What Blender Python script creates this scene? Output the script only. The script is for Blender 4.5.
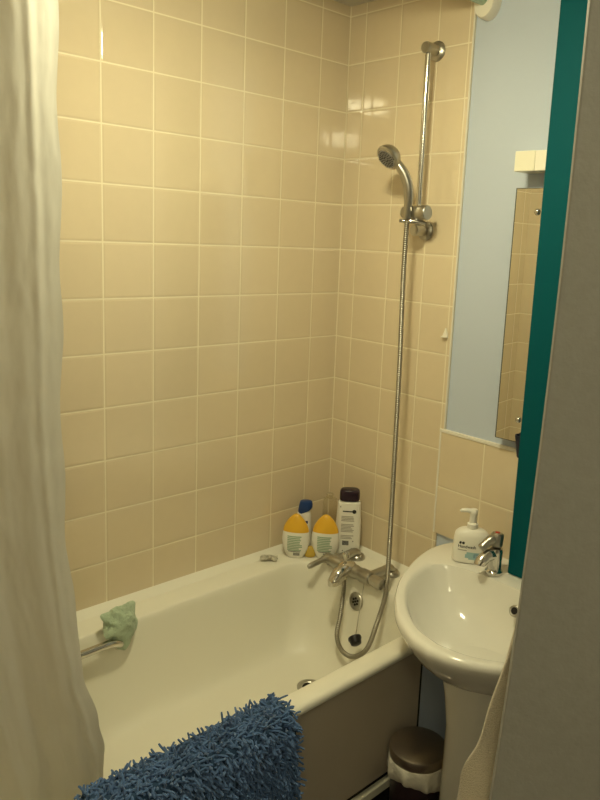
import bpy, math, random
from mathutils import Vector, Matrix
import mathutils.noise as mn
random.seed(7)
sc = bpy.context.scene
for o in list(bpy.data.objects):
    bpy.data.objects.remove(o)
COL = sc.collection

# ------------------------------------------------------------------ camera
cam_d = bpy.data.cameras.new('camera')
cam = bpy.data.objects.new('camera', cam_d)
COL.objects.link(cam)
CAM = Vector((-1.8259, -1.8739, 1.6277))
yaw, pitch, roll = 0.7977, -0.1792, 0.0458
F = Vector((math.cos(yaw)*math.cos(pitch), math.sin(yaw)*math.cos(pitch), math.sin(pitch)))
R0 = F.cross(Vector((0, 0, 1))).normalized()
U0 = R0.cross(F)
R = R0*math.cos(roll) + U0*math.sin(roll)
U = -R0*math.sin(roll) + U0*math.cos(roll)
cam.matrix_world = Matrix(((R.x, U.x, -F.x, CAM.x), (R.y, U.y, -F.y, CAM.y), (R.z, U.z, -F.z, CAM.z), (0, 0, 0, 1)))
cam_d.sensor_fit = 'VERTICAL'
cam_d.sensor_height = 36.0
cam_d.lens = 732.886/800*36.0
cam_d.shift_x = -35.267/800
cam_d.shift_y = -29.515/800
cam_d.clip_start = 0.02
sc.camera = cam

# ------------------------------------------------------------------ world, exposure
w = bpy.data.worlds.new('world'); sc.world = w
w.use_nodes = True
w.node_tree.nodes['Background'].inputs[0].default_value = (1.0, 0.93, 0.8, 1)
w.node_tree.nodes['Background'].inputs[1].default_value = 0.05
sc.view_settings.view_transform = 'Standard'
sc.view_settings.look = 'None'
sc.view_settings.gamma = 1.0
sc.view_settings.use_curve_mapping = False
sc.view_settings.exposure = 0.0
LAMP_COL = (1.0, 0.92, 0.57)
LAMP_POWER = 124.0
FILL_POWER = 30.0  # strength of the added fill lamp behind the camera
LAMP_POS = (-0.88, -0.76)

# ------------------------------------------------------------------ materials
def mat(name, col, rough=0.5, metal=0.0, bump=None, coat=0.0, var=None, trans=0.0, ior=1.45, sheen=0.0, sss=0.0):
    m = bpy.data.materials.new(name); m.use_nodes = True
    nt = m.node_tree; b = nt.nodes['Principled BSDF']
    b.inputs['Base Color'].default_value = (*col, 1)
    b.inputs['Roughness'].default_value = rough
    b.inputs['Metallic'].default_value = metal
    b.inputs['Coat Weight'].default_value = coat
    b.inputs['Coat Roughness'].default_value = 0.08
    b.inputs['Transmission Weight'].default_value = trans
    b.inputs['IOR'].default_value = ior
    b.inputs['Sheen Weight'].default_value = sheen
    if sss:
        b.inputs['Subsurface Weight'].default_value = sss
        b.inputs['Subsurface Radius'].default_value = (.02, .02, .02)
    tc = nt.nodes.new('ShaderNodeTexCoord')
    if bump:
        n = nt.nodes.new('ShaderNodeTexNoise'); n.inputs['Scale'].default_value = bump[0]
        n.inputs['Detail'].default_value = 4
        nt.links.new(tc.outputs['Object'], n.inputs['Vector'])
        bp = nt.nodes.new('ShaderNodeBump'); bp.inputs['Strength'].default_value = bump[1]
        bp.inputs['Distance'].default_value = bump[2]
        nt.links.new(n.outputs['Fac'], bp.inputs['Height'])
        nt.links.new(bp.outputs['Normal'], b.inputs['Normal'])
    if var:
        n = nt.nodes.new('ShaderNodeTexNoise'); n.inputs['Scale'].default_value = var[0]
        n.inputs['Detail'].default_value = 5
        nt.links.new(tc.outputs['Object'], n.inputs['Vector'])
        mx = nt.nodes.new('ShaderNodeMix'); mx.data_type = 'RGBA'
        nt.links.new(n.outputs['Fac'], mx.inputs[0])
        mx.inputs[6].default_value = (*[c*(1-var[1]) for c in col], 1)
        mx.inputs[7].default_value = (*[min(1, c*(1+var[1])) for c in col], 1)
        nt.links.new(mx.outputs[2], b.inputs['Base Color'])
    return m

def tile_mat(name, axis, off, sx, sz, z0, tile, grout, extra=None):
    """glazed square wall tiles with pale grout; axis: which world axis runs along the wall"""
    m = bpy.data.materials.new(name); m.use_nodes = True
    nt = m.node_tree; N = nt.nodes; L = nt.links
    b = N['Principled BSDF']
    b.inputs['IOR'].default_value = 1.55; b.inputs['Coat Weight'].default_value = 0.9; b.inputs['Coat Roughness'].default_value = 0.015
    tc = N.new('ShaderNodeTexCoord'); sp = N.new('ShaderNodeSeparateXYZ')
    L.new(tc.outputs['Object'], sp.inputs[0])
    def M(op, a, bb=None, c=None):
        n = N.new('ShaderNodeMath'); n.operation = op
        for i, v in enumerate((a, bb, c)):
            if v is None: continue
            if isinstance(v, (int, float)): n.inputs[i].default_value = v
            else: L.new(v, n.inputs[i])
        return n.outputs[0]
    a = sp.outputs[axis]
    u = M('DIVIDE', M('SUBTRACT', M('MULTIPLY', a, -1.0), off), sx)
    v = M('DIVIDE', M('SUBTRACT', sp.outputs['Z'], z0), sz)
    fu, fv = M('FRACT', u), M('FRACT', v)
    du = M('MULTIPLY', M('MINIMUM', fu, M('SUBTRACT', 1.0, fu)), sx)
    dv = M('MULTIPLY', M('MINIMUM', fv, M('SUBTRACT', 1.0, fv)), sz)
    d = M('MINIMUM', du, dv)
    if extra is not None:
        d = M('MINIMUM', d, M('ABSOLUTE', M('SUBTRACT', a, extra)))
    mr = N.new('ShaderNodeMapRange'); mr.interpolation_type = 'SMOOTHSTEP'
    L.new(d, mr.inputs[0])
    mr.inputs[1].default_value = 0.0012; mr.inputs[2].default_value = 0.0026
    mr2 = N.new('ShaderNodeMapRange'); mr2.interpolation_type = 'SMOOTHERSTEP'
    L.new(d, mr2.inputs[0]); mr2.inputs[1].default_value = 0.001; mr2.inputs[2].default_value = 0.008
    cell = N.new('ShaderNodeCombineXYZ')
    L.new(M('FLOOR', u), cell.inputs[0]); L.new(M('FLOOR', v), cell.inputs[1])
    wn = N.new('ShaderNodeTexWhiteNoise'); L.new(cell.outputs[0], wn.inputs['Vector'])
    # slight glaze mottling and a little tile to tile difference
    ns = N.new('ShaderNodeTexNoise'); ns.inputs['Scale'].default_value = 30; ns.inputs['Detail'].default_value = 4
    L.new(tc.outputs['Object'], ns.inputs['Vector'])
    f = M('ADD', M('MULTIPLY', wn.outputs['Value'], 0.5), M('MULTIPLY', ns.outputs['Fac'], 0.5))
    mx = N.new('ShaderNodeMix'); mx.data_type = 'RGBA'; L.new(f, mx.inputs[0])
    mx.inputs[6].default_value = (*[c*.95 for c in tile], 1); mx.inputs[7].default_value = (*[c*1.05 for c in tile], 1)
    mg = N.new('ShaderNodeMix'); mg.data_type = 'RGBA'; L.new(mr.outputs[0], mg.inputs[0])
    mg.inputs[6].default_value = (*grout, 1); L.new(mx.outputs[2], mg.inputs[7])
    L.new(mg.outputs[2], b.inputs['Base Color'])
    L.new(M('SUBTRACT', 0.62, M('MULTIPLY', mr.outputs[0], 0.53)), b.inputs['Roughness'])
    # each tile sits at a very slightly different angle
    geo = N.new('ShaderNodeNewGeometry')
    sub = N.new('ShaderNodeVectorMath'); sub.operation = 'SUBTRACT'; L.new(wn.outputs['Color'], sub.inputs[0]); sub.inputs[1].default_value = (.5, .5, .5)
    scl = N.new('ShaderNodeVectorMath'); scl.operation = 'SCALE'; L.new(sub.outputs[0], scl.inputs[0]); scl.inputs['Scale'].default_value = 0.007
    add = N.new('ShaderNodeVectorMath'); add.operation = 'ADD'; L.new(geo.outputs['Normal'], add.inputs[0]); L.new(scl.outputs[0], add.inputs[1])
    nrm = N.new('ShaderNodeVectorMath'); nrm.operation = 'NORMALIZE'; L.new(add.outputs[0], nrm.inputs[0])
    bp = N.new('ShaderNodeBump'); bp.inputs['Strength'].default_value = 0.5; bp.inputs['Distance'].default_value = 0.0015
    L.new(M('ADD', mr2.outputs[0], M('MULTIPLY', ns.outputs['Fac'], 0.006)), bp.inputs['Height'])
    L.new(nrm.outputs[0], bp.inputs['Normal'])
    L.new(bp.outputs['Normal'], b.inputs['Normal']); L.new(bp.outputs['Normal'], b.inputs['Coat Normal'])
    return m

S = 0.153
TILE = (0.70, 0.585, 0.405); GROUT = (0.82, 0.74, 0.55)
M_tile_back = tile_mat('beige_tile_long_wall', 'X', 0.1266, S, S, 2.2, TILE, GROUT)
M_tile_end = tile_mat('beige_tile_end_wall', 'Y', 0.0743, S, S, 2.2, TILE, GROUT, -0.494)
M_tile_foot = tile_mat('beige_tile_foot_wall', 'Y', 0.08, S, S, 2.2, TILE, GROUT)
M_tile_splash = tile_mat('beige_tile_splash', 'Y', 0.494+0.170, 0.170, 0.186, 1.0425-.186, TILE, GROUT)
M_blue = mat('pale_blue_paint', (0.51, 0.575, 0.685), 0.55, bump=(45, .25, .002), var=(3, .04))
M_ceil = mat('ceiling_paint', (0.70, 0.66, 0.58), 0.8, bump=(60, .2, .002))
M_roomwall = mat('cream_paint', (0.62, 0.60, 0.56), 0.7)
M_floor = mat('dark_vinyl', (0.045, 0.025, 0.025), 0.5, var=(20, .3))
M_trimwhite = mat('white_edge', (0.80, 0.76, 0.66), 0.35)
M_seal = mat('white_sealant', (0.72, 0.68, 0.58), 0.35)
M_enamel = mat('white_bath_acrylic', (0.79, 0.765, 0.66), 0.34)
M_ceramic = mat('white_ceramic', (0.80, 0.78, 0.71), 0.10, coat=.5)
M_panel = mat('taupe_bath_panel', (0.47, 0.41, 0.33), 0.45, var=(6, .06))
M_darkgap = mat('dark_gap', (0.012, 0.011, 0.010), 0.8)
M_chrome = mat('chrome', (0.66, 0.64, 0.60), 0.12, 1.0)
M_chromedull = mat('dull_chrome', (0.47, 0.45, 0.40), 0.30, 1.0)
M_hose = mat('wound_steel_hose', (0.33, 0.31, 0.26), 0.42, 1.0)
M_greyplastic = mat('grey_spray_face', (0.27, 0.26, 0.25), 0.4)
M_black = mat('black_rubber', (0.010, 0.009, 0.011), 0.35)
M_teal = mat('teal_gloss_paint', (0.0005, 0.082, 0.098), 0.6, bump=(25, .1, .002))
M_teal.node_tree.nodes['Principled BSDF'].inputs['Specular IOR Level'].default_value = 0.12
M_door = mat('grey_paint', (0.265, 0.252, 0.23), 0.6, bump=(220, .5, .001), var=(90, .10))
M_curtain = None
M_mirror = mat('mirror_glass', (0.94, 0.94, 0.90), 0.0, 1.0)
M_mirroredge = mat('mirror_edge', (0.05, 0.06, 0.05), 0.3)
M_cream = mat('cream_plastic', (0.80, 0.77, 0.62), 0.35)
M_creamdiff = mat('cream_diffuser', (0.84, 0.80, 0.68), 0.25)
M_white = mat('white_plastic', (0.82, 0.80, 0.72), 0.3)
M_navy = mat('navy_plastic', (0.010, 0.013, 0.035), 0.35)
M_matblue = mat('blue_chenille', (0.072, 0.145, 0.310), 0.9, var=(14, .35), sheen=.25)
M_matback = mat('blue_backing', (0.02, 0.05, 0.11), 0.95)
M_towel = mat('cream_terry', (0.68, 0.58, 0.42), 0.95, bump=(700, 1.0, .004), sheen=.4)
M_green = mat('sage_flannel', (0.40, 0.50, 0.36), 0.95, bump=(260, .8, .004), sheen=.3)
M_yellow = mat('amber_yellow_plastic', (0.78, 0.44, 0.035), 0.3)
M_yelsoap = mat('yellow_lump', (0.52, 0.35, 0.05), 0.5)
M_bluecap = mat('blue_cap', (0.012, 0.045, 0.17), 0.3)
M_darkcap = mat('dark_plum_cap', (0.020, 0.008, 0.018), 0.3)
M_labelgreen = mat('green_print', (0.30, 0.42, 0.28), 0.5)
M_labelgrey = mat('grey_print', (0.36, 0.33, 0.28), 0.5)
M_ink = mat('black_print', (0.02, 0.02, 0.025), 0.5)
M_aqua = mat('aqua_print', (0.32, 0.50, 0.52), 0.4)
M_aquadark = mat('blue_print', (0.20, 0.33, 0.42), 0.4)
M_red = mat('red_dot', (0.5, 0.03, 0.02), 0.4)
M_liner = mat('white_bin_liner', (0.72, 0.68, 0.58), 0.5, bump=(60, .6, .006))
M_binbody = mat('dark_bin_body', (0.03, 0.016, 0.02), 0.35)
M_lid = mat('brushed_steel', (0.42, 0.36, 0.30), 0.34, 1.0)
M_paper = mat('grey_sachet', (0.50, 0.47, 0.38), 0.4, var=(60, .7))
M_clear = mat('clear_plastic', (0.90, 0.87, 0.78), 0.08, trans=0.96, ior=1.06)
M_greenrail = mat('green_rail', (0.40, 0.55, 0.42), 0.25)

def curtain_mat():
    m = bpy.data.materials.new('curtain_fabric'); m.use_nodes = True
    nt = m.node_tree; N = nt.nodes; L = nt.links
    for n in list(N):
        if n.type != 'OUTPUT_MATERIAL': N.remove(n)
    out = [n for n in N if n.type == 'OUTPUT_MATERIAL'][0]
    p = N.new('ShaderNodeBsdfPrincipled')
    p.inputs['Base Color'].default_value = (0.64, 0.63, 0.58, 1); p.inputs['Roughness'].default_value = 0.55
    t = N.new('ShaderNodeBsdfTranslucent'); t.inputs[0].default_value = (0.60, 0.57, 0.49, 1)
    mx = N.new('ShaderNodeMixShader'); mx.inputs[0].default_value = 0.35
    tc = N.new('ShaderNodeTexCoord'); ns = N.new('ShaderNodeTexNoise'); ns.inputs['Scale'].default_value = 55
    mp = N.new('ShaderNodeMapping'); mp.inputs['Scale'].default_value = (1, 1, .4)
    L.new(tc.outputs['Object'], mp.inputs[0]); L.new(mp.outputs[0], ns.inputs['Vector'])
    bp = N.new('ShaderNodeBump'); bp.inputs['Strength'].default_value = .25; bp.inputs['Distance'].default_value = .004
    L.new(ns.outputs['Fac'], bp.inputs['Height']); L.new(bp.outputs[0], p.inputs['Normal'])
    L.new(p.outputs[0], mx.inputs[1]); L.new(t.outputs[0], mx.inputs[2]); L.new(mx.outputs[0], out.inputs[0])
    return m
M_curtain = curtain_mat()

def emit_mat(name, col, power):
    m = bpy.data.materials.new(name); m.use_nodes = True
    b = m.node_tree.nodes['Principled BSDF']
    b.inputs['Base Color'].default_value = (.9, .88, .8, 1)
    b.inputs['Emission Color'].default_value = (*col, 1)
    b.inputs['Emission Strength'].default_value = power
    return m

# ------------------------------------------------------------------ mesh helpers
class MB:
    def __init__(s): s.v = []; s.f = []
    def add(s, vs, fs):
        k = len(s.v); s.v += [tuple(p) for p in vs]; s.f += [tuple(i+k for i in f) for f in fs]
    def box(s, x0, x1, y0, y1, z0, z1, M=None):
        vs = [Vector((x, y, z)) for z in (z0, z1) for x, y in ((x0, y0), (x1, y0), (x1, y1), (x0, y1))]
        if M: vs = [M @ v for v in vs]
        s.add(vs, [(3, 2, 1, 0), (4, 5, 6, 7), (0, 1, 5, 4), (1, 2, 6, 5), (2, 3, 7, 6), (3, 0, 4, 7)])
    def loft(s, rings, cap0=True, cap1=True, closed=True):
        n = len(rings[0]); vs = [p for r in rings for p in r]; fs = []
        for i in range(len(rings)-1):
            for j in range(n if closed else n-1):
                k = (j+1) % n
                fs.append((i*n+j, i*n+k, (i+1)*n+k, (i+1)*n+j))
        if cap0: fs.append(tuple(reversed(range(n))))
        if cap1: fs.append(tuple((len(rings)-1)*n+j for j in range(n)))
        s.add(vs, fs)
    def lathe(s, prof, M=Matrix(), n=32, cap0=True, cap1=True):
        """prof: (radius, height) pairs turned about local z"""
        rings = [[M @ Vector((r*math.cos(2*math.pi*j/n), r*math.sin(2*math.pi*j/n), h)) for j in range(n)] for r, h in prof]
        s.loft(rings, cap0, cap1)
    def tube(s, path, rad, n=10, cap=True):
        path = [Vector(p) for p in path]
        rr = rad if isinstance(rad, (list, tuple)) else [rad]*len(path)
        rings = []; up = None
        for i, p in enumerate(path):
            t = (path[min(i+1, len(path)-1)] - path[max(i-1, 0)]).normalized()
            if up is None:
                up = Vector((0, 0, 1)) if abs(t.z) < .9 else Vector((1, 0, 0))
            a = (up - t*up.dot(t)).normalized(); up = a; b = t.cross(a)
            rings.append([p + (a*math.cos(2*math.pi*j/n) + b*math.sin(2*math.pi*j/n))*rr[i] for j in range(n)])
        s.loft(rings, cap, cap)
    def sheet(s, fn, nu, nv):
        vs = [fn(i/nu, j/nv) for j in range(nv+1) for i in range(nu+1)]
        s.add(vs, [(j*(nu+1)+i, j*(nu+1)+i+1, (j+1)*(nu+1)+i+1, (j+1)*(nu+1)+i) for j in range(nv) for i in range(nu)])
    def build(s, name, material, parent=None, smooth=True, bevel=0, solid=0, subsurf=0, kind=None):
        me = bpy.data.meshes.new(name); me.from_pydata(s.v, [], s.f)
        import bmesh
        bm = bmesh.new(); bm.from_mesh(me)
        bmesh.ops.recalc_face_normals(bm, faces=bm.faces)
        bm.to_mesh(me); bm.free()
        if smooth:
            me.polygons.foreach_set('use_smooth', [True]*len(me.polygons))
            try: me.set_sharp_from_angle(angle=math.radians(38))
            except Exception: pass
        me.materials.append(material); me.update()
        o = bpy.data.objects.new(name, me); COL.objects.link(o)
        if solid:
            md = o.modifiers.new('solid', 'SOLIDIFY'); md.thickness = solid; md.offset = 0
        if subsurf:
            md = o.modifiers.new('subd', 'SUBSURF'); md.levels = subsurf; md.render_levels = subsurf
        if bevel:
            md = o.modifiers.new('bevel', 'BEVEL'); md.width = bevel; md.segments = 3; md.limit_method = 'ANGLE'
        if parent is not None:
            o.parent = parent; o.matrix_parent_inverse = Matrix.Translation(-parent.location) if parent.type == 'EMPTY' else parent.matrix_world.inverted()
        if kind: o['kind'] = kind
        return o

def thing(name, label, cat, loc=(0, 0, 0), group=None):
    o = bpy.data.objects.new(name, None); COL.objects.link(o); o.empty_display_size = .05
    o.location = loc; o['label'] = label; o['category'] = cat
    if group: o['group'] = group
    return o
def tag(o, label, cat, group=None):
    o['label'] = label; o['category'] = cat
    if group: o['group'] = group
    return o
def struct(o): o['kind'] = 'structure'; return o
def axis_M(origin, direction):
    """matrix whose local z runs along direction"""
    q = Vector((0, 0, 1)).rotation_difference(Vector(direction).normalized())
    return Matrix.Translation(Vector(origin)) @ q.to_matrix().to_4x4()
def spline(pts, n=8):
    P = [Vector(p) for p in pts]; out = []
    for i in range(len(P)-1):
        p0, p1, p2, p3 = P[max(i-1, 0)], P[i], P[i+1], P[min(i+2, len(P)-1)]
        for k in range(n):
            t = k/n
            out.append(.5*((2*p1) + (-p0+p2)*t + (2*p0-5*p1+4*p2-p3)*t*t + (-p0+3*p1-3*p2+p3)*t**3))
    out.append(P[-1]); return out
def lerp_tab(tab, n):
    return [tuple(v) for v in spline_n(tab, n)]
def spline_n(tab, n):
    out = []
    for i in range(len(tab)-1):
        p0, p1, p2, p3 = tab[max(i-1, 0)], tab[i], tab[i+1], tab[min(i+2, len(tab)-1)]
        for k in range(n):
            t = k/n
            out.append([.5*(2*b+(-a+c)*t+(2*a-5*b+4*c-d)*t*t+(-a+3*b-3*c+d)*t**3) for a, b, c, d in zip(p0, p1, p2, p3)])
    out.append(list(tab[-1])); return out

# ------------------------------------------------------------------ room shell
CZ = 2.385
RX, RY = -2.45, -2.55        # far ends of the room behind the camera
b = MB(); b.box(RX-.1, .1, RY-.1, .1, -.1, 0); struct(b.build('floor', M_floor, smooth=False))
b = MB(); b.box(RX-.1, .1, RY-.1, .1, CZ, CZ+.1); struct(b.build('ceiling', M_ceil, smooth=False))
b = MB(); b.box(RX-.1, .1, 0, .1, 0, CZ); struct(b.build('wall_back', M_tile_back, smooth=False))
b = MB(); b.box(.006, .1, RY-.1, 0, 0, CZ); struct(b.build('wall_end', M_blue, smooth=False))
b = MB(); b.box(RX-.1, RX, RY-.1, 0, 0, CZ); struct(b.build('wall_left', M_roomwall, smooth=False))
b = MB(); b.box(RX, .006, RY-.1, RY, 0, CZ); struct(b.build('wall_front', M_roomwall, smooth=False))
b = MB(); b.box(-1.84, -1.72, -.80, 0, 0, CZ); struct(b.build('wall_bath_foot', M_tile_foot, smooth=False))
# tiled part of the end wall, standing proud of the blue plaster
b = MB(); b.box(0, .006, -.506, 0, .50, CZ); struct(b.build('wall_shower', M_tile_end, smooth=False))
b = MB(); b.box(-.001, .006, -.512, -.506, 1.045, CZ); struct(b.build('trim_tile_edge', M_seal, smooth=False))
# half-height tiled splashback with white edging
b = MB(); b.box(-.002, .006, -.85, -.500, .70, 1.0365); struct(b.build('wall_splashback', M_tile_splash, smooth=False))
b = MB(); b.box(-.0045, .006, -.85, -.4935, 1.0365, 1.047); b.box(-.0035, .006, -.500, -.4935, .70, 1.0365)
struct(b.build('trim_splashback', M_trimwhite, smooth=False, bevel=.0015))
# corner grout line and sealant round the bath
b = MB()
for prs in ([(-1.72, -.022), (-.002, -.022)], ):
    b.add([(-1.72, -.024, .5245), (-1.72, 0, .5245), (-1.72, 0, .546), (0, -.024, .5245), (0, 0, .5245), (0, 0, .546)], [(0, 1, 2), (3, 5, 4), (0, 3, 4, 1), (1, 4, 5, 2), (2, 5, 3, 0)])
    b.add([(-.024, 0, .5245), (0, 0, .5245), (0, 0, .541), (-.024, -.715, .5245), (0, -.715, .5245), (0, -.715, .541)], [(2, 1, 0), (4, 5, 3), (1, 4, 3, 0), (2, 5, 4, 1), (0, 3, 5, 2)])
struct(b.build('trim_bath_sealant', M_enamel, smooth=False))
b = MB(); b.box(-.0025, 0, -.0025, 0, .54, CZ); struct(b.build('trim_corner_grout', mat('corner_grout', GROUT, .6), smooth=False))

# teal painted boxed casing standing on the basin ledge, in front of the mirror
b = MB(); b.box(-.085, -.067, -1.02, -.831, .708, CZ)
struct(b.build('trim_teal_board', M_teal, smooth=False, bevel=.002))

# ------------------------------------------------------------------ open door (near right) 
E0 = Vector((-1.2155, -1.5326, 0)); dd = Vector((0.52, -0.854, 0)).normalized()
back = Vector((-dd.y, dd.x, 0))
if back.dot(F) < 0: back = -back
def edge_off(z):
    """old door leaf: its closing edge is a little bowed"""
    zz = max(z, .95)
    return .003-.040*(1.75-zz)**2 if zz < 1.75 else .003
b = MB(); rings = []
for k in range(25):
    z = .012+2.008*k/24; e = edge_off(z)
    rings.append([Vector((p.x, p.y, z)) for p in (E0+dd*e, E0+dd*.74, E0+dd*.74+back*.035, E0+back*.035+dd*(e-.0003))])
b.loft(rings)
struct(b.build('door_1', M_door, smooth=False, bevel=.002))

# ------------------------------------------------------------------ bathtub
tub = thing('bathtub', 'long white bathtub along the beige tiled wall', 'bathtub', (-.86, -.36, 0))
def rrect(x0, x1, y0, y1, r, z, n=10):
    pts = []
    for cx, cy, a0 in ((x1-r, y1-r, 0), (x0+r, y1-r, 90), (x0+r, y0+r, 180), (x1-r, y0+r, 270)):
        for k in range(n+1):
            a = math.radians(a0 + 90*k/n); pts.append(Vector((cx+r*math.cos(a), cy+r*math.sin(a), z)))
    return pts
BZ = .525
rings = [rrect(-1.715, -.003, -.712, -.003, .02, .502), rrect(-1.715, -.003, -.716, -.003, .02, .503),
         rrect(-1.715, -.003, -.718, -.003, .02, .512), rrect(-1.715, -.003, -.715, -.003, .02, .520), rrect(-1.712, -.006, -.708, -.006, .02, BZ)]
tab = [(-1.60, -.165, -.662, -.100, .13, BZ), (-1.595, -.172, -.655, -.106, .13, .519), (-1.585, -.180, -.647, -.113, .13, .495),
       (-1.555, -.196, -.636, -.124, .13, .42), (-1.50, -.222, -.618, -.142, .13, .33), (-1.44, -.258, -.594, -.168, .13, .265),
       (-1.38, -.30, -.555, -.205, .12, .238), (-1.25, -.35, -.50, -.26, .10, .228)]
for t in spline_n(tab, 4): rings.append(rrect(*t))
b = MB(); b.loft(rings, False, True)
b.build('tub_shell', M_enamel, tub)
b = MB(); b.box(-1.71, -.284, -.702, -.692, .155, .500)
b.build('bath_panel', M_panel, tub, smooth=False, bevel=.003)
b = MB(); b.box(-1.71, -.284, -.708, -.690, .108, .134)
b.build('panel_batten', M_cream, tub, smooth=False, bevel=.002)
b = MB(); b.box(-.2865, -.2795, -.7028, -.692, .108, .498); b.build('gap_shade_strip', M_darkgap, tub, smooth=False)  # black strip standing in for the shade in the panel's end gap
b = MB(); b.box(-1.71, -.01, -.686, -.676, .0, .500); b.build('panel_backing', M_darkgap, tub, smooth=False)
b = MB(); b.box(-.279, -.0, -.702, -.692, .0, .500); o = b.build('filler_board', M_blue, tub, smooth=False); o['label'] = 'pale blue filler board'
# overflow grille on the tap end
n_of = Vector((-1, 0, .16)).normalized(); Mo = axis_M((-.189, -.345, .455), n_of)
b = MB(); b.lathe([(.030, -.006), (.030, .003), (.027, .006), (.022, .0065), (.021, .004)], Mo, 32)
ofl = b.build('overflow_cover', M_chromedull, tub)
b = MB()
for k in range(7):
    a = 2*math.pi*k/6
    c = (0, 0) if k == 6 else (.0105*math.cos(a), .0105*math.sin(a))
    b.lathe([(.0038, .0042), (.0038, .0060)], Mo @ Matrix.Translation((c[0], c[1], 0)), 12)
b.build('overflow_holes', M_darkgap, ofl)
Md = axis_M((-.385, -.345, .2285), (0, 0, 1))
b = MB(); b.lathe([(.039, -.003), (.039, .002), (.032, .0035), (.025, .001), (.021, -.004)], Md, 36)
dr = b.build('bath_waste', M_chromedull, tub)
b = MB(); b.lathe([(.0225, .0005), (.0, .0006)], Md, 24, False, False); b.build('waste_hole', M_darkgap, dr)
# chrome grip on the long inner side
b = MB(); g = spline([(-1.16, -.118, .468), (-1.155, -.142, .486), (-1.12, -.150, .500), (-1.0, -.150, .504), (-.955, -.150, .503), (-.925, -.144, .490), (-.92, -.120, .470)], 6)
b.tube(g, .0115, 14); b.build('grip_rail', M_chrome, tub)

# ------------------------------------------------------------------ mixer tap on the bath
MX, MZ = -.182, .551
mix = thing('bath_mixer_tap', 'chrome bath mixer tap over the head of the bathtub', 'tap', (-.12, -.30, BZ))
YM = Matrix.Identity(4)
b = MB(); b.lathe([(.0175, 0), (.0205, .004), (.0205, .052), (.0185, .055), (.0185, .060), (.0225, .064), (.0225, .125), (.0205, .130), (.0205, .150), (.0235, .154), (.0235, .190), (.020, .194)], axis_M((MX, -.206, MZ), (0, -1, 0)), 28)
b.build('mixer_body', M_chromedull, mix)
for yy in (-.218, -.380):
    b = MB()
    b.lathe([(.029, 0), (.029, .006), (.024, .014), (.016, .018)], axis_M((-.062, yy, BZ), (0, 0, 1)), 28)
    b.tube(spline([(-.062, yy, BZ+.010), (-.062, yy, MZ-.012), (-.075, yy, MZ), (-.11, yy, MZ), (MX, yy, MZ)], 5), .0145, 16)
    b.build('mixer_leg', M_chromedull, mix)
b = MB()  # spout
b.tube(spline([(MX+.005, -0.304, MZ+.004), (MX-.025, -0.306, MZ+.012), (MX-.055, -0.308, MZ+.002), (MX-.078, -0.310, MZ-.018), (MX-.080, -0.311, MZ-.027)], 5),
       [.022]*3+[.0235]*6+[.024]*4+[.0225]*4+[.020]*3+[.017], 18)
b.build('spout', M_chrome, mix)
b = MB(); b.lathe([(.0065, 0), (.0065, .018), (.011, .020), (.0115, .034), (.009, .037)], axis_M((MX-.024, -.304, MZ+.028), (0, 0, 1)), 20)
b.build('diverter_knob', M_chrome, mix)
b = MB(); b.lathe([(.018, 0), (.0195, .004), (.0195, .016), (.015, .022), (.006, .024)], axis_M((MX, -.208, MZ), (0, 1, 0)), 24)
b.tube(spline([(MX, -.196, MZ+.002), (MX-.03, -.194, MZ-.001), (MX-.085, -.190, MZ-.010)], 5), [.0125]*5+[.0095]*5+[.007], 12)
b.build('lever_handle', M_chromedull, mix)
b = MB()
n = 20; prof = [(.0150, 0), (.0150, .006), (.0185, .007), (.0185, .044), (.0165, .048), (.006, .049)]
Mk = axis_M((MX, -.398, MZ), (0, -1, 0))
rings = [[Mk @ Vector(((r*(1+(.05 if j % 2 else -.03)))*math.cos(2*math.pi*j/n), (r*(1+(.05 if j % 2 else -.03)))*math.sin(2*math.pi*j/n), h)) for j in range(n)] for r, h in prof]
b.loft(rings); b.build('flow_knob', M_chromedull, mix)
b = MB(); b.lathe([(.011, 0), (.011, .022), (.009, .026)], axis_M((MX-.012, -.286, MZ-.018), (0, 0, -1)), 16); b.build('hose_outlet', M_chromedull, mix)

# ------------------------------------------------------------------ shower hose
hp = spline([(-.190, -.281, .530), (-.205, -.300, .486), (-.235, -.320, .410), (-.262, -.335, .355), (-.272, -.372, .322), (-.272, -.425, .326),
             (-.262, -.470, .372), (-.235, -.480, .450), (-.195, -.470, .512), (-.160, -.448, .570), (-.118, -.412, .72), (-.102, -.397, .95), (-.095, -.388, 1.25), (-.093, -.380, 1.50), (-.094, -.381, 1.690)], 24)
# resample evenly and ripple the radius like wound steel strip
acc = [0]
for i in range(1, len(hp)): acc.append(acc[-1] + (hp[i]-hp[i-1]).length)
npt = int(acc[-1]/.0030); path = []; j = 0
for k in range(npt+1):
    s_ = acc[-1]*k/npt
    while j < len(acc)-2 and acc[j+1] < s_: j += 1
    t = (s_-acc[j])/max(1e-9, acc[j+1]-acc[j]); path.append(hp[j].lerp(hp[j+1], min(1, t)))
b = MB(); b.tube(path, [.0082 if k % 2 else .0068 for k in range(len(path))], 10)
hose = b.build('shower_hose', M_hose)
tag(hose, 'long ribbed metal shower hose looping down into the bathtub', 'hose')

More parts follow.
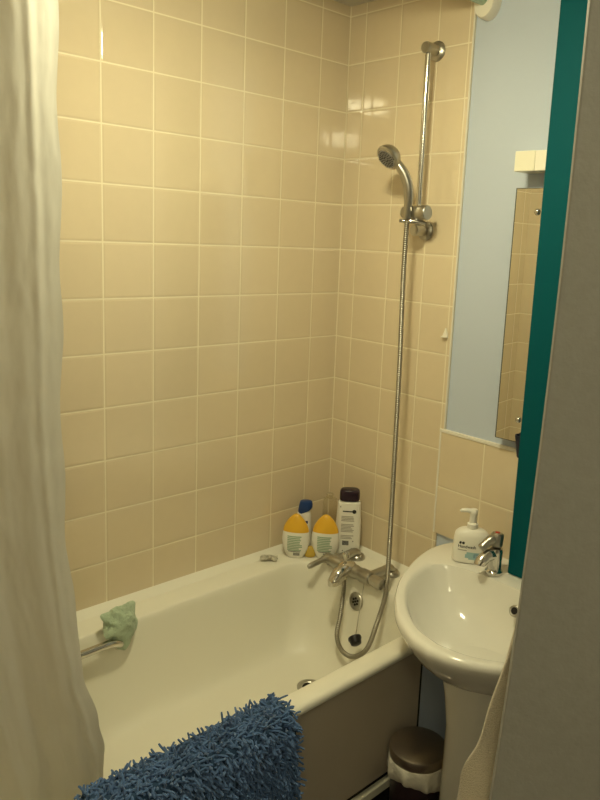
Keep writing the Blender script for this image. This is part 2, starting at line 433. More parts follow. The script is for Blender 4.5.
# ------------------------------------------------------------------ riser rail
rail = thing('shower_rail', 'upright chrome shower riser rail on the end tiles', 'shower rail', (0, -.385, 1.66))
b = MB(); b.tube([(-.046, -.384, 1.665), (-.046, -.384, 1.9), (-.046, -.384, 2.190)], .0095, 18); b.build('riser_bar', M_chrome, rail)
for z in (2.192, 1.661):
    b = MB()
    b.lathe([(.029, 0), (.029, .006), (.024, .011), (.0165, .013), (.0170, .060), (.0155, .063)], axis_M((0, -.381, z), (-1, -.05, 0)), 32)
    b.build('wall_bracket', M_chromedull, rail)
sl = MB()
sl.lathe([(.012, 0), (.0175, .004), (.0195, .010), (.0195, .060), (.0205, .064), (.0225, .068), (.0225, .100), (.020, .104)], axis_M((-.072, -.343, 1.713), (-.05, -1, .0)), 28)
slo = sl.build('slider', M_chromedull, rail)
b = MB(); b.lathe([(.0125, 0), (.0145, .004), (.0145, .022), (.0125, .026)], axis_M((-.093, -.381, 1.698), (.02, .03, 1)), 20); b.build('handset_cradle', M_chromedull, slo)
b = MB()
b.tube(spline([(-.108, -.362, 1.688), (-.098, -.372, 1.687), (-.085, -.392, 1.687), (-.070, -.412, 1.685), (-.060, -.428, 1.680)], 5), [.006]*8+[.0075]*8+[.008]*5, 10)
b.build('lock_lever', M_chrome, slo)

# ------------------------------------------------------------------ handset
hs = thing('hand_shower', 'chrome hand shower head on the riser rail facing left', 'shower head', (-.094, -.381, 1.70))
hpth = spline([(-.094, -.380, 1.694), (-.097, -.386, 1.745), (-.102, -.386, 1.785), (-.111, -.376, 1.822), (-.124, -.358, 1.852), (-.134, -.345, 1.864)], 6)
b = MB(); b.tube(hpth, [.0115+.0035*math.sin(math.pi*min(1, k/24))+.002*(k/30) for k in range(len(hpth))], 18)
b.build('handle', M_chromedull, hs)
nf = Vector((-.72, .10, -.58)).normalized(); HC = Vector((-.140, -.336, 1.874))
Mh = axis_M(HC, nf) @ Matrix.Scale(1.16, 4)
b = MB(); b.lathe([(.004, -.024), (.014, -.023), (.024, -.017), (.031, -.008), (.0345, .002), (.0345, .008), (.031, .011), (.027, .0115)], Mh, 36)
b.build('head_shell', M_chromedull, hs)
b = MB(); b.lathe([(.0275, .0095), (.0275, .0125), (.0, .0130)], Mh, 36, True, False)
fc = b.build('spray_face', M_greyplastic, hs)
b = MB()
for rr, nn in ((.0065, 8), (.0135, 14), (.0205, 20)):
    for k in range(nn):
        a = 2*math.pi*k/nn+rr*20
        b.box(rr-.0024, rr+.0024, -.0010, .0010, .0118, .0138, Mh @ Matrix.Rotation(a, 4, 'Z'))
b.build('spray_slots', M_black, fc, smooth=False)
b = MB(); b.lathe([(.0262, .0125), (.0272, .0136), (.0282, .0125)], Mh, 36, False, False); b.build('face_ring', M_chrome, hs)

# ------------------------------------------------------------------ bath plug on its chain
plug = thing('bath_plug', 'black rubber bath plug hanging on a thin chain', 'plug', (-.205, -.36, .31))
Mp = axis_M((-.262, -.418, .376), (-.35, -.75, -.55))
b = MB(); b.lathe([(.010, -.012), (.021, -.010), (.022, -.004), (.019, .002), (.017, .012), (.014, .014)], Mp, 28); b.build('stopper', M_black, plug)
ch = spline([(-.176, -.365, .538), (-.200, -.378, .48), (-.225, -.392, .43), (-.256, -.413, .388)], 30)
b = MB(); b.tube(ch, [.0019 if k % 2 else .0009 for k in range(len(ch))], 6); b.build('chain', M_chromedull, plug)

# ------------------------------------------------------------------ basin
CY = -.935
bas = thing('washbasin', 'white ceramic pedestal washbasin beside the bathtub', 'washbasin', (-.2, CY, 0))
half = [(.0, .325), (-.050, .350), (-.13, .356), (-.225, .334), (-.30, .304), (-.366, .272), (-.445, .216), (-.513, .146), (-.556, .070), (-.572, .0)]
DZ = .706
NB = 144; BCX = -.33
def closed(halfpts, n=6):
    H = spline([(x, y, 0) for x, y in halfpts], n)
    return [Vector((p.x, CY+p.y, 0)) for p in H] + [Vector((p.x, CY-p.y, 0)) for p in reversed(H[1:-1])]
def resample(poly):
    out = []
    for k in range(NB):
        a = 2*math.pi*k/NB; d = Vector((math.cos(a), math.sin(a))); best = None
        for p, q in zip(poly, poly[1:]+poly[:1]):
            e = Vector((q.x-p.x, q.y-p.y)); w_ = Vector((p.x-BCX, p.y-CY)); den = d.x*e.y-d.y*e.x
            if abs(den) < 1e-9: continue
            t = (w_.x*e.y-w_.y*e.x)/den; u = (w_.x*d.y-w_.y*d.x)/den
            if t > 0 and -1e-6 <= u <= 1+1e-6 and (best is None or t < best): best = t
        out.append(Vector((BCX+d.x*best, CY+d.y*best, 0)))
    return out
OUT = resample(closed([(-.002, 0), (-.002, .2), (-.002, .290), (-.010, .325)] + half[1:]))
INN = resample(closed([(-.138, 0), (-.140, .10), (-.147, .19), (-.170, .255), (-.215, .286), (-.290, .274), (-.375, .234), (-.455, .164), (-.513, .080), (-.531, 0)]))
def shr(pts, sx, sy, cx, z): return [Vector((min(-.002, cx+(p.x-cx)*sx), CY+(p.y-CY)*sy, z)) for p in pts]
rings = []
for sx, sy, z, cx in ((.42, .34, .535, -.22), (.62, .55, .548, -.20), (.80, .78, .582, -.14), (.91, .91, .618, -.08), (.965, .965, .650, -.02), (.988, .988, .670, 0), (.998, .998, .681, 0), (1.0, 1.0, .690, 0), (.997, .997, .699, 0), (.988, .988, .7045, 0), (.975, .975, DZ, 0)):
    rings.append(shr(OUT, sx, sy, cx, z))
for t in (.45, .80): rings.append([o.lerp(i, t)*1 + Vector((0, 0, DZ-.0005)) for o, i in zip(OUT, INN)])
for k, z in ((1.0, DZ-.004), (.975, DZ-.014), (.945, DZ-.034), (.885, DZ-.066), (.80, DZ-.096), (.68, DZ-.122), (.52, DZ-.142), (.34, DZ-.153), (.16, DZ-.158), (.05, DZ-.160)):
    cx = -.30 + .03*(1-k)
    rings.append([Vector((cx+(p.x-cx)*k, CY+(p.y-CY)*k, z)) for p in INN])
b = MB(); b.loft(rings, True, True); b.build('bowl', M_ceramic, bas)
# waste and overflow
Mw = axis_M((-.262, CY+.025, DZ-.158), (0, 0, 1))
b = MB(); b.lathe([(.030, -.004), (.030, .003), (.025, .005), (.020, .001)], Mw, 32); wz = b.build('basin_waste', M_chromedull, bas)
b = MB(); b.lathe([(.020, .002), (.0, .0021)], Mw, 24, False, False); b.build('waste_hole', M_darkgap, wz)
Mv = axis_M((-.186, CY+.010, .664), (-1, 0, .55))
b = MB(); b.lathe([(.016, -.008), (.016, .002), (.012, .004), (.009, .003)], Mv, 28); vv = b.build('basin_overflow', M_chromedull, bas)
b = MB(); b.lathe([(.0095, .0036), (.0, .0037)], Mv, 20, False, False); b.build('overflow_hole', M_darkgap, vv)
# pedestal
prings = []
for z, wx, wy in ((0, .084, .088), (.03, .080, .084), (.12, .076, .080), (.30, .073, .077), (.44, .072, .076), (.52, .080, .086), (.60, .092, .104)):
    ring = []
    for k in range(36):
        a = 2*math.pi*k/36
        e = 2.2
        r = (abs(math.cos(a))**e + abs(math.sin(a))**e)**(-1/e)
        ring.append(Vector((-.392+wx*r*math.cos(a), -.970+wy*r*math.sin(a), z)))
    prings.append(ring)
b = MB(); b.loft(prings); b.build('pedestal', M_ceramic, bas)

# ------------------------------------------------------------------ basin tap (hot, left)
tap = thing('basin_tap', 'chrome basin pillar tap with a red dot on top', 'tap', (-.115, -.805, DZ))
TP = Vector((-.112, -.803, DZ))
b = MB(); b.lathe([(.0255, 0), (.0255, .008), (.0215, .011), (.0200, .014), (.0205, .040), (.0215, .068), (.0190, .076), (.014, .078)], axis_M(TP, (0, 0, 1)), 28)
b.build('tap_body', M_chrome, tap)
b = MB(); b.tube(spline([TP+Vector((0, 0, .058)), TP+Vector((-.026, .008, .058)), TP+Vector((-.050, .014, .042)), TP+Vector((-.055, .015, .034))], 6), [.0185]*7+[.0170]*6+[.0155]*5+[.013], 16)
b.build('tap_spout', M_chrome, tap)
b = MB(); b.lathe([(.012, 0), (.0180, .004), (.0185, .034), (.015, .040), (.012, .041)], axis_M(TP+Vector((0, 0, .080)), (.08, 0, 1)), 24)
b.tube(spline([TP+Vector((0, 0, .104)), TP+Vector((-.024, .010, .098)), TP+Vector((-.048, .018, .080))], 6), [.0145]*6+[.0125]*6+[.010], 12)
b.build('tap_lever', M_chromedull, tap)
b = MB(); b.lathe([(.007, 0), (.007, .0015), (.004, .0022)], axis_M(TP+Vector((.003, 0, .1208)), (.08, 0, 1)), 20); b.build('hot_marker', M_red, tap)

# ------------------------------------------------------------------ bottles
def section(a, bdep, e, M, z, n=32):
    out = []
    for k in range(n):
        t = 2*math.pi*k/n; c, s_ = math.cos(t), math.sin(t)
        out.append(M @ Vector((a*math.copysign(abs(c)**(2/e), c), bdep*math.copysign(abs(s_)**(2/e), s_), z)))
    return out
def bottle_M(x, y, z, ang): return Matrix.Translation((x, y, z)) @ Matrix.Rotation(math.radians(ang), 4, 'Z')
def bottle_shell(prof, M, e=2.4, sm=4):
    b = MB(); b.loft([section(a, d, e, M, z) for z, a, d in spline_n(prof, sm)]); return b
def prof_at(prof, z):
    for (z0, a0, d0), (z1, a1, d1) in zip(prof, prof[1:]):
        if z0 <= z <= z1:
            t = (z-z0)/max(1e-9, z1-z0); return a0+(a1-a0)*t, d0+(d1-d0)*t
    return prof[-1][1:]
def front_pt(prof, M, e, x, z, lift=.0006):
    """point on the bottle's front (local -y) at width x"""
    a, d = prof_at(prof, z); u = min(.985, abs(x)/a)
    y = -d*(1-u**e)**(1/e)
    return M @ Vector((x, y-lift, z))
def patch(b, prof, M, e, x0, x1, z0, z1, lift=.0006, nx=6):
    b.sheet(lambda u, v: front_pt(prof, M, e, x0+(x1-x0)*u, z0+(z1-z0)*v, lift), nx, 2)

FACE = -47.0   # bottles face the room: local -y turned towards the camera
SUNP = [(0, .022, .012), (.004, .029, .016), (.030, .0415, .021), (.060, .0475, .023), (.085, .047, .022), (.096, .045, .021)]
SUNC = [(.096, .0455, .0215), (.108, .043, .021), (.124, .036, .019), (.138, .027, .016), (.149, .017, .012), (.155, .010, .008), (.158, .004, .003)]
def sun_bottle(x, y, ang, label):
    t = thing('lotion_bottle', label, 'bottle', (x, y, BZ), 'yellow-topped lotion bottles on the bath ledge')
    M = bottle_M(x, y, BZ+.0005, ang)
    bottle_shell(SUNP, M, 2.1).build('bottle_body', M_white, t)
    o = bottle_shell(SUNC, M, 2.1).build('cap', M_yellow, t); o['label'] = 'amber yellow cap'
    b = MB()
    rnd = random.Random(3)
    for k in range(9):
        z = .084-.0062*k; wv = .026*(1-.25*rnd.random())
        patch(b, SUNP, M, 2.1, -.026, -.026+2*wv, z-.0040, z)
    b.build('label_print', M_labelgreen, t)
    b = MB(); patch(b, SUNP, M, 2.1, -.022, .020, .026, .0285)
    for k in range(8): patch(b, SUNP, M, 2.1, -.004+.0028*k, -.0022+.0028*k, .012, .023, nx=1)
    b.build('barcode', M_ink, t)
    return t
sun_bottle(-.226, -.076, FACE-4, 'white bottle with yellow cap, left in front of the blue-capped one')
sun_bottle(-.150, -.145, FACE-2, 'white bottle with yellow cap nearest the bath mixer tap')

TALLP = [(0, .038, .020), (.004, .042, .024), (.06, .0445, .026), (.13, .0435, .026), (.185, .0405, .025), (.196, .038, .024), (.199, .033, .022)]
TALLC = [(.203, .0335, .0225), (.206, .0350, .0235), (.229, .0350, .0235), (.238, .033, .0225), (.241, .029, .020)]
t = thing('shampoo_bottle', 'tall white bottle with a dark plum cap in the bath corner', 'bottle', (-.064, -.170, BZ))
M = bottle_M(-.066, -.172, BZ+.0005, FACE+2)
bottle_shell(TALLP, M, 2.8).build('bottle_body', M_white, t)
o = bottle_shell(TALLC, M, 2.8, 3).build('cap', M_darkcap, t); o['label'] = 'dark plum cap'
b = MB(); rnd = random.Random(5)
for z0, nrow in ((.150, 4), (.121, 6), (.080, 3)):
    for k in range(nrow):
        z = z0-.0052*k; patch(b, TALLP, M, 2.8, -.026, -.026+.046*(.75+.25*rnd.random()), z-.0028, z)
b.build('label_print', M_labelgrey, t)
b = MB(); patch(b, TALLP, M, 2.8, -.022, .012, .165, .1695)
b.lathe([(.0072, 0), (.0072, .0006)], Matrix.Translation(front_pt(TALLP, M, 2.8, .018, .167, .0003)) @ Matrix.Rotation(math.radians(FACE+2), 4, 'Z') @ Matrix.Rotation(math.radians(90), 4, 'X'), 18)
b.build('emblem_print', M_ink, t)
b = MB()
for k in range(9): patch(b, TALLP, M, 2.8, -.019+.0025*k, -.0172+.0025*k, .043, .060, nx=1)
b.build('barcode', M_ink, t)
for x, z in ((-.017, .020), (.014, .029), (.018, .056), (-.030, .180)):
    b = MB(); patch(b, TALLP, M, 2.8, x-.0016, x+.0016, z, z+.004, nx=1); b.build('corner_mark', M_ink, t)

BLP = [(0, .024, .016), (.004, .027, .019), (.07, .028, .020), (.120, .026, .019), (.142, .0235, .018), (.152, .018, .014)]
t = thing('shampoo_bottle', 'slim white bottle with a slanted dark blue cap', 'bottle', (-.180, -.062, BZ))
M = bottle_M(-.170, -.052, BZ+.0005, FACE)
bottle_shell(BLP, M, 2.4).build('bottle_body', M_white, t)
b = MB(); rr = []
for z, a, d, sh in ((.146, .0235, .0180, .2), (.150, .0245, .0185, .4), (.164, .0245, .0185, .8), (.175, .0235, .017, 1), (.184, .021, .015, 1), (.187, .016, .011, 1)):
    ring = section(a, d, 2.4, M, z)
    if z == .133: pass
    rr.append([p + Vector((0, 0, 0)) + (M.to_3x3() @ Vector((.006*sh, 0, 0))) for p in ring])
# slanted lower edge of the cap
Mi = M.inverted()
for i in (0, 1):
    rr[i] = [p + Vector((0, 0, +.42*(Mi @ p).x*(1 if i == 0 else .8))) for p in rr[i]]
b.loft(rr); o = b.build('cap', M_bluecap, t); o['label'] = 'dark blue slanted cap'
b = MB(); patch(b, BLP, M, 2.4, .004, .016, .108, .118); b.build('upper_print', M_bluecap, t)
b = MB(); patch(b, BLP, M, 2.4, .006, .018, .060, .070); b.build('lower_print', M_bluecap, t)

t = thing('clear_bottle', 'faint clear plastic bottle in the corner behind the others', 'bottle', (-.045, -.05, BZ))
CLP = [(0, .022, .018), (.004, .026, .021), (.10, .026, .021), (.160, .025, .020), (.172, .020, .017), (.176, .012, .012)]
M = bottle_M(-.052, -.060, BZ+.0005, FACE)
bottle_shell(CLP, M, 2.3, 3).build('bottle_body', M_clear, t)
b = MB(); b.lathe([(.0135, .174), (.014, .176), (.014, .186), (.012, .188)], M, 24); b.build('cap', M_clear, t)

# small yellow lump and crumpled sachet on the ledge
b = MB(); Ms = bottle_M(-.186, -.108, BZ+.0005, FACE)
b.loft([section(a, d, 2.2, Ms, z) for z, a, d in ((0, .011, .008), (.003, .0175, .012), (.014, .021, .013), (.028, .018, .012), (.037, .011, .008), (.040, .003, .003))])
tag(b.build('soap_lump', M_yelsoap), 'small yellow lump between the two yellow-capped bottles', 'soap')
b = MB(); rnd = random.Random(11); hts = {}
def sach(u, v):
    k = (round(u*8), round(v*6))
    if k not in hts: hts[k] = (rnd.random(), rnd.random(), rnd.random())
    r = hts[k]
    x = (u-.5)*.060+(r[0]-.5)*.006; y = (v-.5)*.032+(r[1]-.5)*.006
    z = .004+.014*r[2]*(1-abs(u-.5)*1.2)+.010*math.exp(-((u-.62)**2+(v-.4)**2)*18)
    return Matrix.Translation((-.318, -.042, BZ+.001)) @ Matrix.Rotation(math.radians(-38), 4, 'Z') @ Vector((x, y, z))
b.sheet(sach, 8, 6); tag(b.build('crumpled_sachet', M_paper, smooth=False, solid=.0015), 'small crumpled grey sachet on the back bath ledge', 'sachet')

# ------------------------------------------------------------------ hand wash on the basin
SOAP = [(0, .051, .028), (.003, .054, .031), (.035, .0535, .031), (.072, .051, .030), (.085, .046, .027), (.094, .034, .021), (.098, .018, .015), (.100, .015, .014)]
soap = thing('soap_dispenser', 'white pump hand wash bottle on the basin ledge', 'soap dispenser', (-.09, -.70, DZ))
M = bottle_M(-.096, -.709, DZ+.0025, FACE-8)
bottle_shell(SOAP, M, 2.9).build('bottle_body', M_white, soap)
b = MB(); b.lathe([(.0155, .097), (.016, .099), (.016, .112), (.0135, .114), (.0115, .116), (.0105, .138), (.012, .141), (.0125, .152), (.010, .156)], M, 22)
b.tube([M @ Vector((.002, 0, .149)), M @ Vector((-.018, -.004, .152)), M @ Vector((-.034, -.007, .152)), M @ Vector((-.038, -.008, .148))], [.008, .007, .0055, .0045], 12)
b.build('pump', M_white, soap)
def text_on(body, size, x, z, prof, M, e, mtl, parent, name):
    cu = bpy.data.curves.new(name, 'FONT'); cu.body = body; cu.size = size; cu.extrude = 0; cu.offset = size*.018
    tmp = bpy.data.objects.new('tmp', cu); COL.objects.link(tmp)
    dg = bpy.context.evaluated_depsgraph_get(); dg.update()
    me = bpy.data.meshes.new_from_object(tmp.evaluated_get(dg))
    bpy.data.objects.remove(tmp); bpy.data.curves.remove(cu)
    for v in me.vertices:
        v.co = front_pt(prof, M, e, x+v.co.x, z+v.co.y, .0007)
    me.materials.clear(); me.materials.append(mtl)
    o = bpy.data.objects.new(name, me); COL.objects.link(o); o.parent = parent
    o.matrix_parent_inverse = Matrix.Translation(-parent.location)
    return o
text_on('Handwash', .0125, -.038, .046, SOAP, M, 2.9, M_ink, soap, 'name_print')
b = MB(); patch(b, SOAP, M, 2.9, -.038, -.012, .0375, .0400); b.build('small_print', M_labelgrey, soap)
b = MB()
for dx in (-.004, .004):
    b.lathe([(.0042, 0), (.0042, .0006)], Matrix.Translation(front_pt(SOAP, M, 2.9, -.027+dx, .0605, .0002)) @ Matrix.Rotation(math.radians(FACE-8), 4, 'Z') @ Matrix.Rotation(math.radians(90), 4, 'X'), 14)
b.build('logo_print', M_ink, soap)
b = MB()
for x0, x1, z0, z1 in ((-.016, .026, .016, .028), (-.012, .030, .020, .034), (-.006, .022, .012, .018)): patch(b, SOAP, M, 2.9, x0, x1, z0, z1, .0004)
b.build('picture_print', M_aqua, soap)
b = MB()
for x0, x1, z0, z1 in ((.008, .014, .018, .028), (.016, .026, .020, .024), (.010, .022, .027, .031)): patch(b, SOAP, M, 2.9, x0, x1, z0, z1, .0007)
b.build('picture_detail', M_aquadark, soap)

# ------------------------------------------------------------------ mirror, light, tumbler
mir = thing('wall_mirror', 'frameless rectangular mirror fixed to the pale blue wall', 'mirror', (0, -.9, 1.43))
ang = math.atan2(.0257, .40)
Mm = Matrix.Translation((-.036, -.7195, 1.076)) @ Matrix.Rotation(ang, 4, 'Z')
b = MB(); b.box(-.0005, .0045, -.40, 0, 0, .708, Mm); b.build('backing', M_mirroredge, mir, smooth=False)
b = MB(); b.box(-.0015, -.0006, -.399, -.0036, .002, .706, Mm); b.build('mirror_glass', M_mirror, mir, smooth=False)
for yy in (-.070, -.335):
    for zz in (.066, .644):
        b = MB(); b.lathe([(.009, 0), (.0085, .003), (.006, .006), (.002, .0072)], Mm @ axis_M((-.0015, yy, zz), (-1, 0, 0)), 20)
        b.lathe([(.0025, 0), (.0025, -.034)], Mm @ axis_M((-.0015, yy, zz), (-1, 0, 0)), 8)
        b.build('screw_cap', M_chrome, mir)
lt = thing('mirror_light', 'cream box light fixed above the mirror', 'wall light', (0, -.87, 1.85))
b = MB(); b.box(-.066, -.0, -.787, -.7255, 1.825, 1.878); b.build('end_cap', M_cream, lt, smooth=False, bevel=.002)
b = MB(); b.box(-.0655, -.0, -1.0, -.7875, 1.8255, 1.8775); b.build('diffuser', M_creamdiff, lt, smooth=False, bevel=.0015)
tb = thing('toothbrush_tumbler', 'dark navy tapered tumbler at the foot of the mirror', 'tumbler', (-.04, -.82, 1.04))
b = MB(); b.lathe([(.012, .0), (.013, .002), (.0225, .062), (.0225, .064), (.0205, .064), (.012, .006)], axis_M((-.043, -.8155, 1.0395), (0, 0, 1)), 24, True, True); b.build('cup', M_navy, tb)
b = MB(); b.box(-.040, .0, -.830, -.805, 1.0475, 1.0525); b.build('holder', M_chromedull, tb, smooth=False)
# little white stick-on hook on the tiles
hk = MB()
hk.add([(0, -.475, 1.336), (0, -.4985, 1.337), (0, -.4885, 1.367), (0, -.4855, 1.367), (-.006, -.476, 1.337), (-.006, -.4975, 1.338), (-.003, -.4882, 1.366), (-.003, -.4858, 1.366)],
       [(0, 1, 2, 3), (4, 5, 6, 7), (0, 1, 5, 4), (1, 2, 6, 5), (2, 3, 7, 6), (3, 0, 4, 7)])
hk.box(-.012, -.005, -.497, -.4765, 1.337, 1.341)
tag(hk.build('stick_on_hook', M_trimwhite, smooth=False, bevel=.001), 'tiny white triangular hook stuck on the end tiles', 'hook')

# ------------------------------------------------------------------ shower curtain and its rail
cr = thing('curtain_rail', 'green curtain rail held in a white wall socket at top right', 'curtain rail', (0, -.555, 2.29))
b = MB(); ring0 = []; rings = []
for x, g in ((.006, 0), (-.022, 0), (-.028, -.004)):
    ring = []
    for k in range(32):
        a = 2*math.pi*k/32
        ring.append(Vector((x, -.556+(.037+g)*math.cos(a), 2.302+(.052+g)*math.sin(a))))
    rings.append(ring)
b.loft(rings); b.build('wall_socket', M_trimwhite, cr)
b = MB(); b.tube([(-.020, -.552, 2.302), (-.8, -.552, 2.302), (-1.72, -.552, 2.302)], .017, 18); b.build('rail', M_greenrail, cr)
def curt_edge(z):
    tabz = [(.30, -1.195), (.38, -1.188), (.46, -1.182), (.54, -1.186), (.62, -1.205), (.74, -1.228), (.88, -1.240), (1.05, -1.247), (1.22, -1.2505), (1.45, -1.247), (1.67, -1.244), (2.0, -1.243), (2.29, -1.243)]
    for (z0, e0), (z1, e1) in zip(tabz, tabz[1:]):
        if z <= z1:
            t = max(0, (z-z0)/(z1-z0)); t = t*t*(3-2*t)
            return e0+(e1-e0)*t
    return tabz[-1][1]
def curt(u, v):
    z = 2.285-(2.285-.335)*v
    e = curt_edge(z); x = e - u*(e+1.46+.18*min(1, max(0, (z-.35)/.9)))
    d = u*.415
    y = -.552 + .006*math.sin(d*40+1.6+.5*math.sin(v*2.2)) - .006*math.exp(-((d-.062+.03*v)/.010)**2) + .0012*math.sin(d*118+1.2+2*v)
    y += .0016*mn.noise(Vector((d*30, 0, z*9))) + .0012*mn.noise(Vector((d*70, 3, z*30)))
    y += .006*math.exp(-(u/.10)**2)*(v**2)*math.sin(v*14)
    # the lower part bellies out over the bath
    y -= .030*math.exp(-((z-.62)/.26)**2)*math.exp(-(u/.35)**2)
    x += .0035*math.sin(z*23)*math.exp(-u/.05)
    return Vector((x, y, z))
b = MB(); b.sheet(curt, 220, 150)
cu = thing('shower_curtain', 'off-white shower curtain hanging in folds at the left', 'shower curtain', (-1.45, -.552, .335))
b.build('curtain_sheet', M_curtain, cu)
for k in range(8):
    x = -1.26-.055*k
    b = MB(); b.tube([(x, -.552+.024*math.cos(a), 2.300+.024*math.sin(a)) for a in [2*math.pi*j/24 for j in range(25)]], .002, 8); b.build('curtain_ring', M_white, cu)

# ------------------------------------------------------------------ green flannel crumpled over the grip
b = MB()
C0 = Vector((-.919, -.131, .543))
nu_, nv_ = 96, 64
def fl(u, v):
    th = 2*math.pi*u; ph = math.pi*v
    d = Vector((math.cos(th)*math.sin(ph), math.sin(th)*math.sin(ph), math.cos(ph)))
    r = 1.0
    q = d*1.5+Vector((3.1, 1.2, .4))
    r += .16*(1-2*abs(mn.noise(q)))-.08 + .05*(1-2*abs(mn.noise(q*2.1))) + .02*mn.noise(q*5)
    # loose corners sticking out
    for s_, wgt, sharp in ((Vector((.80, .25, .75)), .42, 22), (Vector((-.85, .1, .62)), .40, 24), (Vector((-.80, -.55, -.20)), .34, 20), (Vector((.05, -.35, -1)), .70, 14), (Vector((.75, -.2, -.45)), .18, 14)):
        r += wgt*math.exp(sharp*(d.dot(s_.normalized())-1))
    # deep folds between them
    for s_, dep, sharp in ((Vector((-.95, -.35, .22)), .38, 60), (Vector((-.62, -.62, -.52)), .42, 70), (Vector((-.1, -.55, -.80)), .30, 60), (Vector((.92, -.30, .25)), .30, 60)):
        r -= dep*math.exp(sharp*(d.dot(s_.normalized())-1))
    return C0 + Vector((d.x*.045*r, d.y*.030*r, d.z*.047*r))
b.sheet(fl, nu_, nv_)
tag(b.build('flannel', M_green, smooth=True), 'sage green crumpled flannel over the bath grip', 'flannel')

# ------------------------------------------------------------------ blue bath mat over the bath front
mt = thing('bath_mat', 'shaggy blue chenille bath mat draped over the bath front', 'bath mat', (-1.05, -.70, BZ))
prof = spline([(0, -.635, .470), (0, -.640, .505), (0, -.648, .526), (0, -.668, .533), (0, -.700, .533), (0, -.724, .529), (0, -.735, .511), (0, -.742, .46), (0, -.746, .38), (0, -.748, .28), (0, -.749, .12)], 10)
pl_ = [0]
for i in range(1, len(prof)): pl_.append(pl_[-1]+(prof[i]-prof[i-1]).length)
def mat_pt(x, s_):
    s_ = max(0, min(pl_[-1]-1e-6, s_)); i = 0
    while pl_[i+1] < s_: i += 1
    t = (s_-pl_[i])/(pl_[i+1]-pl_[i]); p = prof[i].lerp(prof[i+1], t); d = (prof[i+1]-prof[i]).normalized()
    nrm = Vector((0, d.z, -d.y))
    if nrm.dot(Vector((0, -.5, .6))) < 0 and s_ > .03: nrm = -nrm
    lift = .006*mn.noise(Vector((x*9, s_*9, 1.3)))
    return Vector((x, p.y, p.z))+nrm*lift, nrm, d
X0, X1 = -1.272, -.795
b = MB(); b.sheet(lambda u, v: mat_pt(X0+(X1-X0)*u, pl_[-1]*v)[0], 60, 60); b.build('mat_backing', M_matback, mt, solid=.004)
b = MB(); rnd = random.Random(21); sp = .0070
nx = int((X1-X0)/sp); ns_ = int(pl_[-1]/sp)
for i in range(nx+1):
    for j in range(ns_+1):
        x = X0+i*sp+rnd.uniform(-.5, .5)*sp; s_ = (j+rnd.random())*sp
        if s_ > pl_[-1]: continue
        p, nrm, d = mat_pt(x, s_)
        tx = rnd.gauss(0, .85); td = rnd.gauss(.30, .75)
        ex = max(0, 1-(X1-x)/.012)*.9
        dirv = (nrm + Vector((tx+ex, 0, 0)) + d*td).normalized()
        ln = rnd.uniform(.013, .021)
        side = Vector((rnd.gauss(0, 1), rnd.gauss(0, 1), rnd.gauss(0, 1)-.9)).normalized()*.0085
        p1 = p+dirv*ln*.5+side*.3; p2 = p+dirv*ln*.85+side*.9; p3 = p+dirv*ln+side*1.3
        r0 = rnd.uniform(.0022, .0028)
        b.tube([p, p1, p2, p3], [r0*.8, r0, r0, r0*.75], 5)
b.build('pile', M_matblue, mt, kind='stuff')

# ------------------------------------------------------------------ waste bin
bn = thing('waste_bin', 'small steel-lidded waste bin beside the basin pedestal', 'bin', (-.425, -.80, 0))
BC = Matrix.Translation((-.396, -.797, .002))
b = MB(); b.lathe([(.066, 0), (.069, .004), (.072, .24), (.072, .262)], BC, 40); b.build('bin_body', M_binbody, bn)
b = MB(); rings = []
for r, z, am in ((.0735, .268, .0), (.079, .262, .001), (.0805, .245, .002), (.081, .226, .003), (.079, .210, .004), (.0745, .203, .003)):
    rings.append([BC @ Vector(((r+am*math.sin(9*a+z*40)+am*.6*math.sin(17*a))*math.cos(a), (r+am*math.sin(9*a+z*40)+am*.6*math.sin(17*a))*math.sin(a), z+.012*math.sin(2*a+1)*(1 if z < .25 else 0))) for a in [2*math.pi*k/72 for k in range(72)]])
b.loft(rings, False, False); b.build('bin_liner', M_liner, bn)
b = MB(); b.lathe([(.0770, .262), (.0785, .264), (.0785, .284), (.0765, .289), (.068, .2915), (.04, .2935), (.0, .294)], BC, 48, True, False); b.build('bin_lid', M_lid, bn)

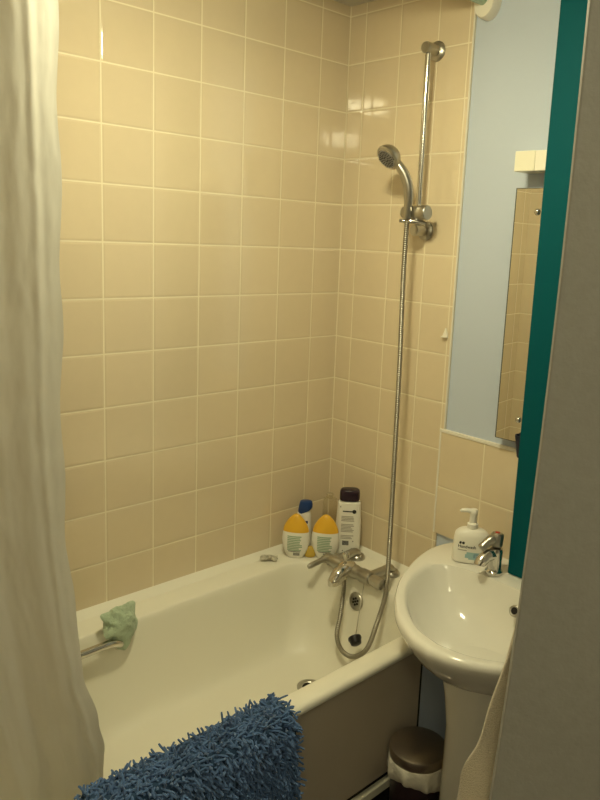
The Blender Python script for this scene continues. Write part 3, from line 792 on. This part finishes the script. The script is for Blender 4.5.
# ------------------------------------------------------------------ cream towel hanging behind the door edge
def towel(u, v):
    z = 1.262-.60*v
    off = -.011+.094*v      # how far it shows past the door edge
    wv = .008*math.sin(u*14+v*5)+.005*math.sin(v*19+u*6)
    lean_sh = edge_off(z)
    off += .006*math.exp(-((v-.385)/.035)**2) + .0012*math.sin(v*34)*min(1, v*4)
    p = E0 + dd*(lean_sh+.20*u - off*(1-u)) + back*(.058+wv+.012*math.sin(v*7))
    return Vector((p.x, p.y, z))
b = MB(); b.sheet(towel, 50, 90)
tag(b.build('bath_towel', M_towel, solid=.008), 'cream terry towel hanging behind the grey door edge', 'towel')

# ------------------------------------------------------------------ the room's ceiling light (out of frame)
lamp = thing('ceiling_light', 'round opal ceiling lamp above the bathroom, out of frame', 'ceiling light', (LAMP_POS[0], LAMP_POS[1], CZ))
Ml = Matrix.Translation((LAMP_POS[0], LAMP_POS[1], 0))
LZ = 2.225
LZ = 2.245
b = MB(); b.lathe([(.06, CZ), (.06, CZ-.02), (.012, CZ-.024), (.012, LZ+.058), (.06, LZ+.056), (.100, LZ+.046), (.100, LZ+.034), (.088, LZ+.034)], Ml, 48); b.build('lamp_housing', M_white, lamp)
b = MB(); b.lathe([(.095, LZ+.034), (.097, LZ+.006), (.089, LZ-.006), (.0, LZ-.008)], Ml, 48, True, False)
b.build('lamp_diffuser', emit_mat('lamp_glow', LAMP_COL, LAMP_POWER), lamp)
# added fill lamp behind the camera, lifting the door, panel and pedestal
fill = thing('fill_light', 'added opal fill lamp behind the viewer, out of frame', 'ceiling light', (-2.1, -2.2, CZ))
Ml = Matrix.Translation((-2.1, -2.2, 0))
b = MB(); b.lathe([(.15, CZ), (.15, CZ-.02), (.13, CZ-.022)], Ml, 40); b.build('fill_lamp_base', M_white, fill)
b = MB(); b.lathe([(.14, CZ-.02), (.145, CZ-.05), (.11, CZ-.09), (.0, CZ-.10)], Ml, 40, True, False)
b.build('lamp_diffuser', emit_mat('fill_glow', (1.0, .93, .60), FILL_POWER), fill)
